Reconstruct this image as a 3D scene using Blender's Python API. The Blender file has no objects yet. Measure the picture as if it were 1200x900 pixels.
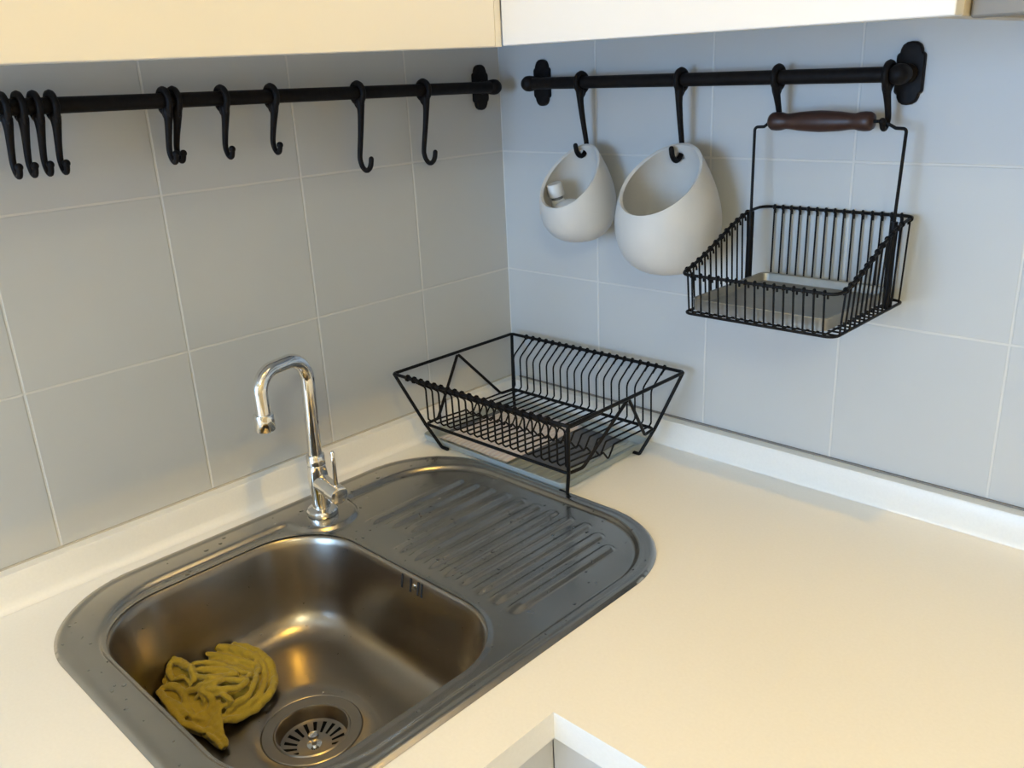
import bpy, bmesh, math, random
from mathutils import Vector, Matrix, noise as mnoise
PI = math.pi
C = bpy.context.scene.collection
random.seed(7)

# ------------------------------------------------------------------ materials
def mat(name, col, rough=0.5, metal=0.0, **kw):
    m = bpy.data.materials.new(name); m.use_nodes = True
    b = m.node_tree.nodes['Principled BSDF']
    b.inputs['Base Color'].default_value = (*col, 1)
    b.inputs['Roughness'].default_value = rough
    b.inputs['Metallic'].default_value = metal
    for k, v in kw.items():
        b.inputs[k.replace('_', ' ')].default_value = v
    return m

def nd(m, typ, **kw):
    n = m.node_tree.nodes.new(typ)
    for k, v in kw.items():
        setattr(n, k, v)
    return n

def vary(m, scale=40, amt=0.15, bump=0.0, detail=4, stretch=None, rough=0.0, bdist=0.001):
    """noise on colour, roughness and bump"""
    t = m.node_tree; b = t.nodes['Principled BSDF']; L = t.links
    tc = nd(m, 'ShaderNodeTexCoord'); src = tc.outputs['Object']
    if stretch:
        mp = nd(m, 'ShaderNodeMapping'); mp.inputs['Scale'].default_value = stretch
        L.new(src, mp.inputs['Vector']); src = mp.outputs['Vector']
    nz = nd(m, 'ShaderNodeTexNoise'); nz.inputs['Scale'].default_value = scale; nz.inputs['Detail'].default_value = detail
    L.new(src, nz.inputs['Vector'])
    if amt:
        col = b.inputs['Base Color'].default_value[:]
        mr = nd(m, 'ShaderNodeMapRange'); mr.inputs[1].default_value = 0.25; mr.inputs[2].default_value = 0.75
        mr.inputs[3].default_value = 1 - amt; mr.inputs[4].default_value = 1 + amt
        L.new(nz.outputs['Fac'], mr.inputs[0])
        vm = nd(m, 'ShaderNodeVectorMath', operation='SCALE'); vm.inputs[0].default_value = col[:3]
        L.new(mr.outputs[0], vm.inputs['Scale']); L.new(vm.outputs[0], b.inputs['Base Color'])
    if rough:
        r0 = b.inputs['Roughness'].default_value
        mr = nd(m, 'ShaderNodeMapRange'); mr.inputs[1].default_value = 0.25; mr.inputs[2].default_value = 0.75
        mr.inputs[3].default_value = r0 - rough; mr.inputs[4].default_value = r0 + rough
        L.new(nz.outputs['Fac'], mr.inputs[0]); L.new(mr.outputs[0], b.inputs['Roughness'])
    if bump:
        bp = nd(m, 'ShaderNodeBump'); bp.inputs['Strength'].default_value = bump; bp.inputs['Distance'].default_value = bdist
        L.new(nz.outputs['Fac'], bp.inputs['Height']); L.new(bp.outputs[0], b.inputs['Normal'])
    return m

def tile_mat(name, axis, u0, period=0.2, z0=1.34, pz=0.199):
    """grey wall tiles on a grid with pale grout lines"""
    m = mat(name, (0.42, 0.43, 0.425), 0.42)
    t = m.node_tree; L = t.links; b = t.nodes['Principled BSDF']
    tc = nd(m, 'ShaderNodeTexCoord'); sp = nd(m, 'ShaderNodeSeparateXYZ'); L.new(tc.outputs['Object'], sp.inputs[0])
    def line(out, off, per):
        a = nd(m, 'ShaderNodeMath', operation='SUBTRACT'); L.new(out, a.inputs[0]); a.inputs[1].default_value = off - per * 50.5
        mo = nd(m, 'ShaderNodeMath', operation='MODULO'); L.new(a.outputs[0], mo.inputs[0]); mo.inputs[1].default_value = per
        s = nd(m, 'ShaderNodeMath', operation='SUBTRACT'); L.new(mo.outputs[0], s.inputs[0]); s.inputs[1].default_value = per / 2
        ab = nd(m, 'ShaderNodeMath', operation='ABSOLUTE'); L.new(s.outputs[0], ab.inputs[0])
        return ab.outputs[0]
    mn = nd(m, 'ShaderNodeMath', operation='MINIMUM')
    L.new(line(sp.outputs[axis], u0, period), mn.inputs[0]); L.new(line(sp.outputs['Z'], z0, pz), mn.inputs[1])
    mr = nd(m, 'ShaderNodeMapRange', interpolation_type='SMOOTHSTEP')
    L.new(mn.outputs[0], mr.inputs[0]); mr.inputs[1].default_value = 0.0008; mr.inputs[2].default_value = 0.0021
    mix = nd(m, 'ShaderNodeMix', data_type='RGBA')
    L.new(mr.outputs[0], mix.inputs['Factor'])
    mix.inputs['A'].default_value = (0.68, 0.675, 0.65, 1)
    nz = nd(m, 'ShaderNodeTexNoise'); nz.inputs['Scale'].default_value = 9; L.new(tc.outputs['Object'], nz.inputs['Vector'])
    cr = nd(m, 'ShaderNodeMix', data_type='RGBA'); L.new(nz.outputs['Fac'], cr.inputs['Factor'])
    cr.inputs['A'].default_value = (0.54, 0.555, 0.56, 1); cr.inputs['B'].default_value = (0.57, 0.58, 0.58, 1)
    L.new(cr.outputs['Result'], mix.inputs['B']); L.new(mix.outputs['Result'], b.inputs['Base Color'])
    n2 = nd(m, 'ShaderNodeTexNoise'); n2.inputs['Scale'].default_value = 60; L.new(tc.outputs['Object'], n2.inputs['Vector'])
    ad = nd(m, 'ShaderNodeMath', operation='MULTIPLY_ADD'); L.new(n2.outputs['Fac'], ad.inputs[0]); ad.inputs[1].default_value = 0.12
    L.new(mr.outputs[0], ad.inputs[2])
    bp = nd(m, 'ShaderNodeBump'); bp.inputs['Strength'].default_value = 0.5; bp.inputs['Distance'].default_value = 0.0012
    L.new(ad.outputs[0], bp.inputs['Height']); L.new(bp.outputs[0], b.inputs['Normal'])
    return m

M = {}
M['tile_left'] = tile_mat('tile_left', 'Y', -0.198)
M['tile_right'] = tile_mat('tile_right', 'X', 0.201)
M['paint'] = mat('room_paint', (0.80, 0.79, 0.77), 0.8)
M['bounce_paint'] = mat('warm_bounce_paint', (0.74, 0.58, 0.34), 0.8)  # tint chosen so the unseen wall bounces warmer light onto the left wall
M['ceiling'] = mat('ceiling_paint', (0.8, 0.78, 0.72), 0.9)
M['floor'] = vary(mat('floor_tile', (0.58, 0.50, 0.40), 0.5), 6, 0.15)
M['worktop'] = vary(mat('white_worktop', (0.84, 0.83, 0.80), 0.32), 300, 0.02)
M['seal_light'] = mat('pale_silicone', (0.50, 0.46, 0.39), 0.6)
M['seal'] = mat('grey_silicone', (0.22, 0.20, 0.18), 0.6)
M['cupboard'] = mat('white_cupboard', (0.675, 0.68, 0.69), 0.38)
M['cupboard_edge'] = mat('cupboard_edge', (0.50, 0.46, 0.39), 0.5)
M['hood'] = mat('hood_metal', (0.17, 0.167, 0.16), 0.5, 0.0)
M['black'] = vary(mat('black_wrought_metal', (0.010, 0.008, 0.0075), 0.5, 0.0, Specular_IOR_Level=0.12), 120, 0.3, 0.25)
M['blackwire'] = mat('black_coated_wire', (0.008, 0.0075, 0.008), 0.45, 0, Specular_IOR_Level=0.14)
M['ceramic'] = vary(mat('matt_ceramic', (0.64, 0.62, 0.59), 0.55), 25, 0.03)
M['wood'] = vary(mat('dark_stained_wood', (0.048, 0.0185, 0.012), 0.42), 60, 0.45, 0.1, stretch=(0.15, 1, 1))
M['zinc'] = vary(mat('galvanised_steel', (0.40, 0.39, 0.36), 0.42, 0.75), 70, 0.12, rough=0.06)
M['steel'] = vary(mat('brushed_steel', (0.455, 0.43, 0.385), 0.255, 1.0), 45, 0.025, 0.0, rough=0.022)
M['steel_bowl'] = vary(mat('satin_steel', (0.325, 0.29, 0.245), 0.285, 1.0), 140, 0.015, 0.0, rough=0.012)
M['chrome'] = mat('chrome', (0.78, 0.77, 0.75), 0.07, 1.0)
M['dark'] = mat('dark_hole', (0.008, 0.008, 0.008), 0.8)
M['plastic'] = mat('translucent_tray', (0.53, 0.585, 0.58), 0.28, 0, Transmission_Weight=0.35, IOR=1.4)
M['white'] = mat('white_plastic', (0.78, 0.76, 0.73), 0.35)
M['greyneck'] = mat('grey_plastic', (0.22, 0.22, 0.22), 0.5)
M['mat'] = vary(mat('slate_mat', (0.10, 0.115, 0.145), 0.8), 120, 0.12)
M['glass'] = mat('window_glass', (1, 1, 1), 0.0, 0, Transmission_Weight=1.0, IOR=1.01)
M['water'] = mat('water', (1, 1, 1), 0.02, 0, Transmission_Weight=1.0, IOR=1.33)
M['fill_globe_glow'] = mat('fill_globe_glow', (1, 0.95, 0.85), 0.5, 0, Emission_Color=(1, 0.975, 0.68, 1), Emission_Strength=60)  # glow of the added fill pendant
M['bulb'] = mat('lamp_glow', (1, 0.9, 0.7), 0.5, 0, Emission_Color=(1, 0.74, 0.42, 1), Emission_Strength=5)
m = vary(mat('mustard_cloth', (0.36, 0.275, 0.032), 0.95, 0, Sheen_Weight=0.25), 700, 0.10, 0.25, bdist=0.0008); M['mustard'] = m

def stripe_cloth():
    m = mat('pale_waffle_cloth', (0.66, 0.58, 0.57), 0.95)
    t = m.node_tree; L = t.links; b = t.nodes['Principled BSDF']
    tc = nd(m, 'ShaderNodeTexCoord')
    w = nd(m, 'ShaderNodeTexWave'); w.bands_direction = 'X'; w.inputs['Scale'].default_value = 34; w.inputs['Distortion'].default_value = 0.8
    L.new(tc.outputs['Object'], w.inputs['Vector'])
    mix = nd(m, 'ShaderNodeMix', data_type='RGBA'); L.new(w.outputs['Fac'], mix.inputs['Factor'])
    mix.inputs['A'].default_value = (0.68, 0.61, 0.61, 1); mix.inputs['B'].default_value = (0.75, 0.73, 0.74, 1)
    L.new(mix.outputs['Result'], b.inputs['Base Color'])
    bp = nd(m, 'ShaderNodeBump'); bp.inputs['Strength'].default_value = 0.4; bp.inputs['Distance'].default_value = 0.001
    L.new(w.outputs['Fac'], bp.inputs['Height']); L.new(bp.outputs[0], b.inputs['Normal'])
    return m
M['waffle'] = stripe_cloth()

# ------------------------------------------------------------------ mesh helpers
def root_loc(o):
    v = Vector((0, 0, 0))
    while o is not None:
        v += o.location; o = o.parent
    return v

def obj(name, bm, m, parent=None, loc=None, smooth=True, angle=35):
    """link a bmesh written in world coordinates as ONE object; origin at loc (or the parent's)"""
    me = bpy.data.meshes.new(name)
    bmesh.ops.recalc_face_normals(bm, faces=bm.faces)
    off = root_loc(parent) if parent is not None else Vector(loc or (0, 0, 0))
    bmesh.ops.translate(bm, verts=bm.verts, vec=-off)
    if smooth:
        for f in bm.faces: f.smooth = True
        for e in bm.edges:
            if len(e.link_faces) == 2 and e.calc_face_angle(0) > math.radians(angle): e.smooth = False
    bm.to_mesh(me); bm.free()
    me.materials.append(m)
    o = bpy.data.objects.new(name, me); C.objects.link(o)
    if parent is not None: o.parent = parent
    else: o.location = off
    return o

def tag(o, label=None, cat=None, group=None, kind=None):
    for k, v in (('label', label), ('category', cat), ('group', group), ('kind', kind)):
        if v: o[k] = v
    return o

def thing(name, loc, label, cat, group=None):
    o = bpy.data.objects.new(name, None); C.objects.link(o); o.location = loc
    o.empty_display_size = 0.03
    return tag(o, label, cat, group)

def NB(): return bmesh.new()

def box(bm, x0, x1, y0, y1, z0, z1, bev=0.0, seg=2):
    vs = [bm.verts.new((x, y, z)) for x in (x0, x1) for y in (y0, y1) for z in (z0, z1)]
    q = [(0, 1, 3, 2), (4, 6, 7, 5), (0, 4, 5, 1), (2, 3, 7, 6), (0, 2, 6, 4), (1, 5, 7, 3)]
    fs = [bm.faces.new([vs[i] for i in f]) for f in q]
    if bev:
        es = list({e for f in fs for e in f.edges})
        bmesh.ops.bevel(bm, geom=es, offset=bev, segments=seg, profile=0.5, affect='EDGES')
    return bm

def fillet(pts, r, n=6, closed=False):
    pts = [Vector(p) for p in pts]; out = []; N = len(pts)
    for i, p in enumerate(pts):
        rr = r[i] if isinstance(r, (list, tuple)) else r
        if not closed and i in (0, N - 1) or rr <= 0:
            out.append(p); continue
        a = pts[i - 1]; b = pts[(i + 1) % N]
        u = (a - p); v = (b - p); lu, lv = u.length, v.length
        u.normalize(); v.normalize()
        ang = u.angle(v, PI)
        if ang > PI - 0.02:
            out.append(p); continue
        d = min(rr / math.tan(ang / 2), lu * 0.48, lv * 0.48); R = d * math.tan(ang / 2)
        bis = (u + v).normalized(); cen = p + bis * (R / math.sin(ang / 2))
        s = p + u * d - cen; e = p + v * d - cen
        ax = s.cross(e); tot = s.angle(e); ax.normalize()
        for k in range(n + 1):
            out.append(cen + Matrix.Rotation(tot * k / n, 3, ax) @ s)
    return out

def tube(bm, pts, r, seg=8, closed=False, cap=True, round_end=False):
    pts = [Vector(p) for p in pts]; N = len(pts)
    rad = list(r) if isinstance(r, (list, tuple)) else [r] * N
    if round_end and not closed:
        a = (pts[0] - pts[1]).normalized(); b = (pts[-1] - pts[-2]).normalized()
        h = [(0.5, 0.87), (0.85, 0.53), (0.98, 0.2)]
        pre = [(pts[0] + a * rad[0] * t, rad[0] * s) for t, s in reversed(h)]
        post = [(pts[-1] + b * rad[-1] * t, rad[-1] * s) for t, s in h]
        pts = [p for p, _ in pre] + pts + [p for p, _ in post]
        rad = [q for _, q in pre] + rad + [q for _, q in post]; N = len(pts)
    def tan(i):
        if closed: return (pts[(i + 1) % N] - pts[i - 1]).normalized()
        if i == 0: return (pts[1] - pts[0]).normalized()
        if i == N - 1: return (pts[-1] - pts[-2]).normalized()
        t = (pts[i + 1] - pts[i]).normalized() + (pts[i] - pts[i - 1]).normalized()
        return t.normalized() if t.length > 1e-6 else (pts[i + 1] - pts[i]).normalized()
    t = tan(0); nrm = t.orthogonal().normalized(); rings = []
    for i in range(N):
        t2 = tan(i)
        q = t.rotation_difference(t2); nrm = (q @ nrm); nrm = (nrm - t2 * nrm.dot(t2)).normalized(); t = t2
        bi = t.cross(nrm)
        rings.append([bm.verts.new(pts[i] + (nrm * math.cos(2 * PI * k / seg) + bi * math.sin(2 * PI * k / seg)) * rad[i]) for k in range(seg)])
    M_ = N if closed else N - 1
    for i in range(M_):
        A = rings[i]; B = rings[(i + 1) % N]; sh = 0
        if closed and i == N - 1:
            sh = min(range(seg), key=lambda s: (A[0].co - B[s].co).length)
        for k in range(seg):
            bm.faces.new((A[k], A[(k + 1) % seg], B[(k + 1 + sh) % seg], B[(k + sh) % seg]))
    if not closed and cap:
        bm.faces.new(rings[0]); bm.faces.new(rings[-1])
    return bm

def lathe(bm, prof, origin=(0, 0, 0), axis=(0, 0, 1), seg=32, cap=True):
    """prof: (radius, height) pairs along axis"""
    o = Vector(origin); a = Vector(axis).normalized(); u = a.orthogonal().normalized(); v = a.cross(u)
    rings = []
    for r, h in prof:
        if r < 1e-6: rings.append([bm.verts.new(o + a * h)])
        else: rings.append([bm.verts.new(o + a * h + (u * math.cos(2 * PI * k / seg) + v * math.sin(2 * PI * k / seg)) * r) for k in range(seg)])
    for A, B in zip(rings, rings[1:]):
        for k in range(seg):
            k2 = (k + 1) % seg
            if len(A) == 1 and len(B) == 1: continue
            if len(A) == 1: bm.faces.new((A[0], B[k2], B[k]))
            elif len(B) == 1: bm.faces.new((A[k], A[k2], B[0]))
            else: bm.faces.new((A[k], A[k2], B[k2], B[k]))
    if cap:
        if len(rings[0]) > 1: bm.faces.new(rings[0])
        if len(rings[-1]) > 1: bm.faces.new(rings[-1])
    return bm

def rrect(cx, cy, hx, hy, r, n=16, side=8):
    """rounded rectangle points, same count whatever the size"""
    r = min(r, hx - 1e-4, hy - 1e-4); out = []
    cs = [(cx + hx - r, cy + hy - r, 0), (cx - hx + r, cy + hy - r, PI / 2), (cx - hx + r, cy - hy + r, PI), (cx + hx - r, cy - hy + r, 3 * PI / 2)]
    for i, (x, y, a) in enumerate(cs):
        for k in range(n + 1):
            t = a + PI / 2 * k / n; out.append((x + r * math.cos(t), y + r * math.sin(t)))
        x2, y2, a2 = cs[(i + 1) % 4]
        e = (x2 + r * math.cos(a2), y2 + r * math.sin(a2)); s = out[-1]
        for k in range(1, side):
            f = k / side; out.append((s[0] + (e[0] - s[0]) * f, s[1] + (e[1] - s[1]) * f))
    return out

def loft(bm, rings):
    R = [[bm.verts.new(p) for p in ring] for ring in rings]
    for A, B in zip(R, R[1:]):
        n = len(A)
        for k in range(n): bm.faces.new((A[k], A[(k + 1) % n], B[(k + 1) % n], B[k]))
    return R

def sd_rrect(x, y, cx, cy, hx, hy, r):
    qx = abs(x - cx) - hx + r; qy = abs(y - cy) - hy + r
    return math.hypot(max(qx, 0), max(qy, 0)) + min(max(qx, qy), 0) - r

def sstep(a, b, x):
    t = max(0.0, min(1.0, (x - a) / (b - a))); return t * t * (3 - 2 * t)

# ------------------------------------------------------------------ the room
ZC = 0.90      # worktop height
def struct(name, bm, m, smooth=False):
    return tag(obj(name, bm, m, smooth=smooth), kind='structure')
struct('wall_left', box(NB(), -0.1, 0, -3.2, 0.1, 0, 2.6), M['tile_left'])
struct('wall_right', box(NB(), 0, 3.0, 0, 0.1, 0, 2.6), M['tile_right'])
struct('wall_far_side', box(NB(), 3.0, 3.1, -3.2, 0.1, 0, 2.6), M['bounce_paint'])
WX0, WX1, WZ0, WZ1 = 0.03, 0.97, 0.85, 1.90      # window opposite the right-hand wall
b = NB()
for x0, x1, z0, z1 in ((-0.1, WX0, 0, 2.6), (WX1, 3.1, 0, 2.6), (WX0, WX1, 0, WZ0), (WX0, WX1, WZ1, 2.6)):
    box(b, x0, x1, -3.3, -3.2, z0, z1)
struct('wall_behind', b, M['paint'])
struct('floor', box(NB(), -0.1, 3.1, -3.3, 0.1, -0.1, 0), M['floor'])
struct('ceiling', box(NB(), -0.1, 3.1, -3.3, 0.1, 2.6, 2.7), M['ceiling'])
b = NB(); f_ = 0.045
for a in ((WX0, WX0 + f_, WZ0, WZ1), (WX1 - f_, WX1, WZ0, WZ1), (WX0 + f_, WX1 - f_, WZ0, WZ0 + f_), (WX0 + f_, WX1 - f_, WZ1 - f_, WZ1), (0.48, 0.52, WZ0 + f_, WZ1 - f_)):
    box(b, a[0], a[1], -3.275, -3.235, a[2], a[3])
w = struct('window_1', b, M['white'])
obj('pane', box(NB(), WX0 + f_, WX1 - f_, -3.257, -3.253, WZ0 + f_, WZ1 - f_), M['glass'], w, smooth=False)

# ------------------------------------------------------------------ worktop with upstands
CX, CY = 0.6115, -0.591   # front edges of the two runs (inner corner)
wt = thing('kitchen_worktop', (0.3, -0.3, ZC - 0.03), 'white L-shaped kitchen worktop running along both walls around the sink', 'worktop')
b = NB()
outer = [(0, 0), (2.4, 0), (2.4, CY), (CX, CY), (CX, -2.6), (0, -2.6)]
hole = rrect(0.2965, -0.556, 0.2365, 0.304, 0.12, 10, 4)
for z in (ZC, ZC - 0.03):
    loops = []
    for pts in (outer, hole):
        vs = [b.verts.new((x, y, z)) for x, y in pts]
        loops.append(([b.edges.new((vs[i], vs[(i + 1) % len(vs)])) for i in range(len(vs))], vs))
    bmesh.ops.triangle_fill(b, use_beauty=True, edges=[e for l in loops for e in l[0]])
    if z == ZC: top = loops
    else:
        for (ea, va), (eb, vb) in zip(top, loops):
            for i in range(len(va)):
                j = (i + 1) % len(va); b.faces.new((va[i], va[j], vb[j], vb[i]))
obj('countertop', b, M['worktop'], wt, angle=25)
def upstand(horizontal):
    b = NB(); prof = ([(0, 0.0), (0.0205, 0.0002), (0.0196, 0.0008), (0.0190, 0.0020), (0.019, 0.008), (0.019, 0.040), (0.0175, 0.0425), (0.0, 0.043)] if horizontal else [(0, 0.0), (0.029, 0.0003), (0.0245, 0.002), (0.0212, 0.0055), (0.0196, 0.011), (0.019, 0.040), (0.0175, 0.0425), (0.0, 0.043)])
    L0, L1 = ((0, 2.4) if horizontal else (0, -2.6))
    rings = []
    for s in (L0, L1):
        rings.append([((s + (d if (horizontal and s == 0) else 0), -d, ZC + h - 0.0) if horizontal else (d, s - (d if s == 0 else 0), ZC + h)) for d, h in prof])
    R = [[b.verts.new(p) for p in r] for r in rings]
    for k in range(len(prof)):
        k2 = (k + 1) % len(prof); b.faces.new((R[0][k], R[0][k2], R[1][k2], R[1][k]))
    b.faces.new(R[1])
    return b
obj('upstand', upstand(True), M['worktop'], wt, angle=40)
obj('upstand', upstand(False), M['worktop'], wt, angle=40)
b = NB(); box(b, 0.0185, 2.4, -0.003, -0.0004, ZC + 0.0425, ZC + 0.0455); tag(obj('sealant_bead', b, M['seal'], wt), 'grey sealant line')
b = NB(); box(b, 0.0004, 0.003, -2.6, -0.003, ZC + 0.0425, ZC + 0.0448); tag(obj('sealant_bead', b, M['seal_light'], wt), 'grey sealant line')

# base cabinets below the worktop
def base_cabinet(x0, x1, y0, y1, facing, label, cols):
    t = thing('base_cabinet', ((x0 + x1) / 2, (y0 + y1) / 2, 0), label, 'cabinet', 'white base cabinets')
    b = NB(); T = 0.018; zt = ZC - 0.031
    box(b, x0, x0 + T, y0, y1, 0.1, zt); box(b, x1 - T, x1, y0, y1, 0.1, zt)
    box(b, x0 + T, x1 - T, y0, y0 + T, 0.1, zt); box(b, x0 + T, x1 - T, y1 - T, y1, 0.1, zt)
    box(b, x0 + T, x1 - T, y0 + T, y1 - T, 0.1, 0.1 + T)
    if facing == 'x': box(b, x0, x1 - 0.05, y0, y1, 0, 0.1)
    else: box(b, x0, x1, y0 + 0.05, y1, 0, 0.1)
    obj('carcass', b, M['cupboard'], t, smooth=False)
    for k in range(cols):
        b = NB()
        if facing == 'x':
            w_ = (-0.5675 - y0) / cols; box(b, x1, x1 + 0.018, y0 + k * w_ + 0.002, y0 + (k + 1) * w_ - 0.002, 0.105, zt - 0.012, 0.001)
        else:
            w_ = (x1 - x0) / cols; box(b, x0 + k * w_ + 0.002, x0 + (k + 1) * w_ - 0.002, y0 - 0.018, y0, 0.105, zt - 0.012, 0.001)
        obj('door', b, M['cupboard'], t, smooth=False)
base_cabinet(0.03, 0.572, -1.42, -0.03, 'x', 'white base cabinet under the sink, left side of the worktop corner', 2)
base_cabinet(0.5885, 1.42, -0.552, -0.03, 'y', 'white base cabinet under the right-hand run of the worktop', 2)

# ------------------------------------------------------------------ wall cupboards and hood
D = 0.35; ZB = 1.4885
def wall_cabinet(label, a0, a1, axis):
    if axis == 'y': loc = (D / 2, (a0 + a1) / 2, ZB)
    else: loc = ((a0 + a1) / 2, -D / 2, ZB)
    t = thing('wall_cabinet', loc, label, 'cabinet', 'white wall cupboards'); return t
t = wall_cabinet('cream-lit white wall cupboard above the rail of empty hooks on the left wall', -1.15, -0.36, 'y')
b = NB(); box(b, 0.001, D - 0.02, -1.15, -0.0005, ZB + 0.028, 2.2); obj('carcass', b, M['cupboard'], t, smooth=False)
b = NB(); box(b, D - 0.019, D, -1.15, -0.3592, ZB, 2.2, 0.0012); [setattr(v.co, 'z', v.co.z - 0.013 * max(0, -0.36 - v.co.y)) for v in b.verts if v.co.z < 1.6]; obj('door', b, M['cupboard'], t, smooth=False)
b = NB(); box(b, D - 0.0185, D - 0.0008, -0.3582, -0.3488, ZB, 2.2, 0.0006); tag(obj('corner_strip', b, M['cupboard'], t, smooth=False), 'narrow filler strip in the corner')
t = wall_cabinet('white wall cupboard above the rail with the hanging pots', 0.35, 0.815, 'x')
b = NB(); box(b, D - 0.019, 0.797, -D + 0.02, -0.0005, ZB + 0.028, 2.2); obj('carcass', b, M['cupboard'], t, smooth=False)
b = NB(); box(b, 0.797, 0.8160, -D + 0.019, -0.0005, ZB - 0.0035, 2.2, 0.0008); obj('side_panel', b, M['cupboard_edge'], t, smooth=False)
b = NB(); box(b, 0.3512, 0.8160, -D, -D + 0.0185, ZB + 0.0008, 2.2, 0.0012); [setattr(v.co, 'z', v.co.z - 0.0085 * max(0, v.co.x - 0.35)) for v in b.verts if v.co.z < 1.6]; obj('door', b, M['cupboard'], t, smooth=False)
t = thing('extractor_hood', (1.12, -0.15, 1.484), 'grey metal extractor hood at the right end of the wall cupboards', 'hood')
b = NB(); box(b, 0.8175, 1.418, -0.30, -0.0005, 1.512, 1.60); box(b, 0.98, 1.26, -0.26, -0.0005, 1.60, 2.3); obj('body', b, M['hood'], t, smooth=False)
b = NB(); box(b, 0.8175, 1.418, -0.322, -0.3005, 1.4838, 1.585, 0.002); obj('front_fascia', b, M['hood'], t, smooth=False)
b = NB()
for k in range(12): box(b, 0.86 + k * 0.043, 0.885 + k * 0.043, -0.28, -0.04, 1.508, 1.5125)
obj('grease_filter', b, M['zinc'], t, smooth=False)

# ------------------------------------------------------------------ hanging rails
RD = 0.033    # rail axis to wall
def hanging_rail(label, L0, L1, z0, slope, frame):
    """frame(s, d, h) -> world: s along the wall, d away from it, h height"""
    zz = lambda s: z0 + slope * s
    t = thing('hanging_rail', frame((L0 + L1) / 2, 0, zz((L0 + L1) / 2)), label, 'rail', 'black wall rails')
    b = NB(); tube(b, [frame(L0 - 0.004, RD, zz(L0)), frame(L1 + 0.004, RD, zz(L1))], 0.0087, 20); obj('rod', b, M['black'], t)
    for s in (L0, L1):
        z = zz(s)
        # plate outline: rounded lobes top and bottom, stepped shoulders
        half = [(0.0, 0.0345), (0.005, 0.0338), (0.0095, 0.031), (0.0118, 0.0265), (0.0124, 0.0228), (0.0148, 0.0212), (0.0158, 0.0190), (0.0158, 0.0)]
        prof = half + [(x, -y) for x, y in reversed(half[:-1])]
        prof = prof + [(-x, y) for x, y in reversed(prof[1:-1])]
        b = NB()
        R = loft(b, [[frame(s + x * k, d, z + y * k) for x, y in prof] for k, d in ((1, 0.0003), (1, 0.0052), (0.94, 0.0068), (0.80, 0.0074))])
        b.faces.new(R[0]); b.faces.new(R[-1]); obj('wall_plate', b, M['black'], t, angle=30)
        b = NB(); ax = Vector(frame(0, 1, 0)) - Vector(frame(0, 0, 0))
        lathe(b, [(0.0105, 0.006), (0.0105, 0.010), (0.0072, 0.013), (0.0072, 0.019), (0.0100, 0.0215), (0.0112, 0.027), (0.0117, 0.033), (0.0112, 0.0385), (0.0088, 0.0430), (0.0047, 0.0455), (0, 0.0462)], frame(s, 0, z), ax, 24)
        obj('end_knob', b, M['black'], t)
    return zz
fl = lambda s, d, h: (d, -s, h)
fr = lambda s, d, h: (s, -d, h)
zl = hanging_rail('long black rail on the left wall carrying only hooks', 0.047, 0.835, 1.4423, 0.0121, fl)
zr = hanging_rail('short black rail on the right wall holding the pots and the wire basket', 0.0975, 0.659, 1.4466, -0.0095, fr)

# hooks: ring round the rail at the local origin, hook plane Y(out = -Y)/Z
def hook_mesh(small, k=None):
    b = NB()
    tube(b, [(0, 0.0128 * math.cos(2 * PI * j / 28), 0.0128 * math.sin(2 * PI * j / 28)) for j in range(28)], 0.0040, 8, closed=True)
    if small:
        P = [(.0040, -.0110), (.0036, -.0155), (.0015, -.022), (-.0035, -.036), (-.0075, -.050), (-.0072, -.0575), (-.0038, -.0635), (.0008, -.0660), (.0052, -.0640), (.0074, -.0588), (.0076, -.0565)]
        R = [.0060, .0054, .0045, .0038, .0035, .0033, .0032, .0031, .0031, .0032, .0032]
    else:
        P = [(.0045, -.0110), (.0040, -.0160), (.0028, -.026), (-.0022, -.052), (-.0085, -.080), (-.0085, -.0885), (-.0048, -.0965), (.0025, -.1008), (.0098, -.0985), (.0145, -.0925), (.0166, -.0845)]
        R = [.0062, .0056, .0046, .0040, .0037, .0036, .0036, .0036, .0036, .0036, .0036]
    pts = [Vector((0, -o, z - 0.0032 * sstep(-0.012, -0.026, z)) if k is None else (0, -o, -0.012 + (z + 0.012) * k if z < -0.012 else z)) for o, z in P]
    # smooth the path (Catmull-Rom)
    sp, sr = [], []
    for i in range(len(pts) - 1):
        p0 = pts[max(i - 1, 0)]; p1 = pts[i]; p2 = pts[i + 1]; p3 = pts[min(i + 2, len(pts) - 1)]
        for j in range(4):
            t = j / 4
            sp.append(0.5 * ((2 * p1) + (p2 - p0) * t + (2 * p0 - 5 * p1 + 4 * p2 - p3) * t * t + (3 * p1 - p0 - 3 * p2 + p3) * t ** 3))
            sr.append(R[i] + (R[i + 1] - R[i]) * t)
    sp.append(pts[-1]); sr.append(R[-1])
    tube(b, sp, sr, 10, round_end=True)
    # web joining ring and shank
    tube(b, [(0, 0.0085, -0.0108), (0, 0.0035, -0.0165), (0, -0.0010, -0.0215)], [.0024, .0030, .0026], 8, round_end=True)
    tube(b, [(0, -0.0122, -0.0040), (0, -0.0088, -0.0115), (0, -0.0030, -0.0200)], [.0026, .0032, .0030], 8, round_end=True)
    bmesh.ops.create_uvsphere(b, u_segments=12, v_segments=8, radius=1.0, matrix=Matrix.Translation((0, -.0015, -.0145)) @ Matrix.Diagonal((.0032, .0095, .0058, 1)))
    if small:
        bmesh.ops.create_uvsphere(b, u_segments=14, v_segments=10, radius=0.0042, matrix=Matrix.Translation((0, -.0076, -.0592 if k is None else -.012 - .044 * k)))
    me = bpy.data.meshes.new('rail_hook')
    bmesh.ops.recalc_face_normals(b, faces=b.faces)
    for f in b.faces: f.smooth = True
    b.to_mesh(me); b.free(); me.materials.append(M['black']); return me
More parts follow.
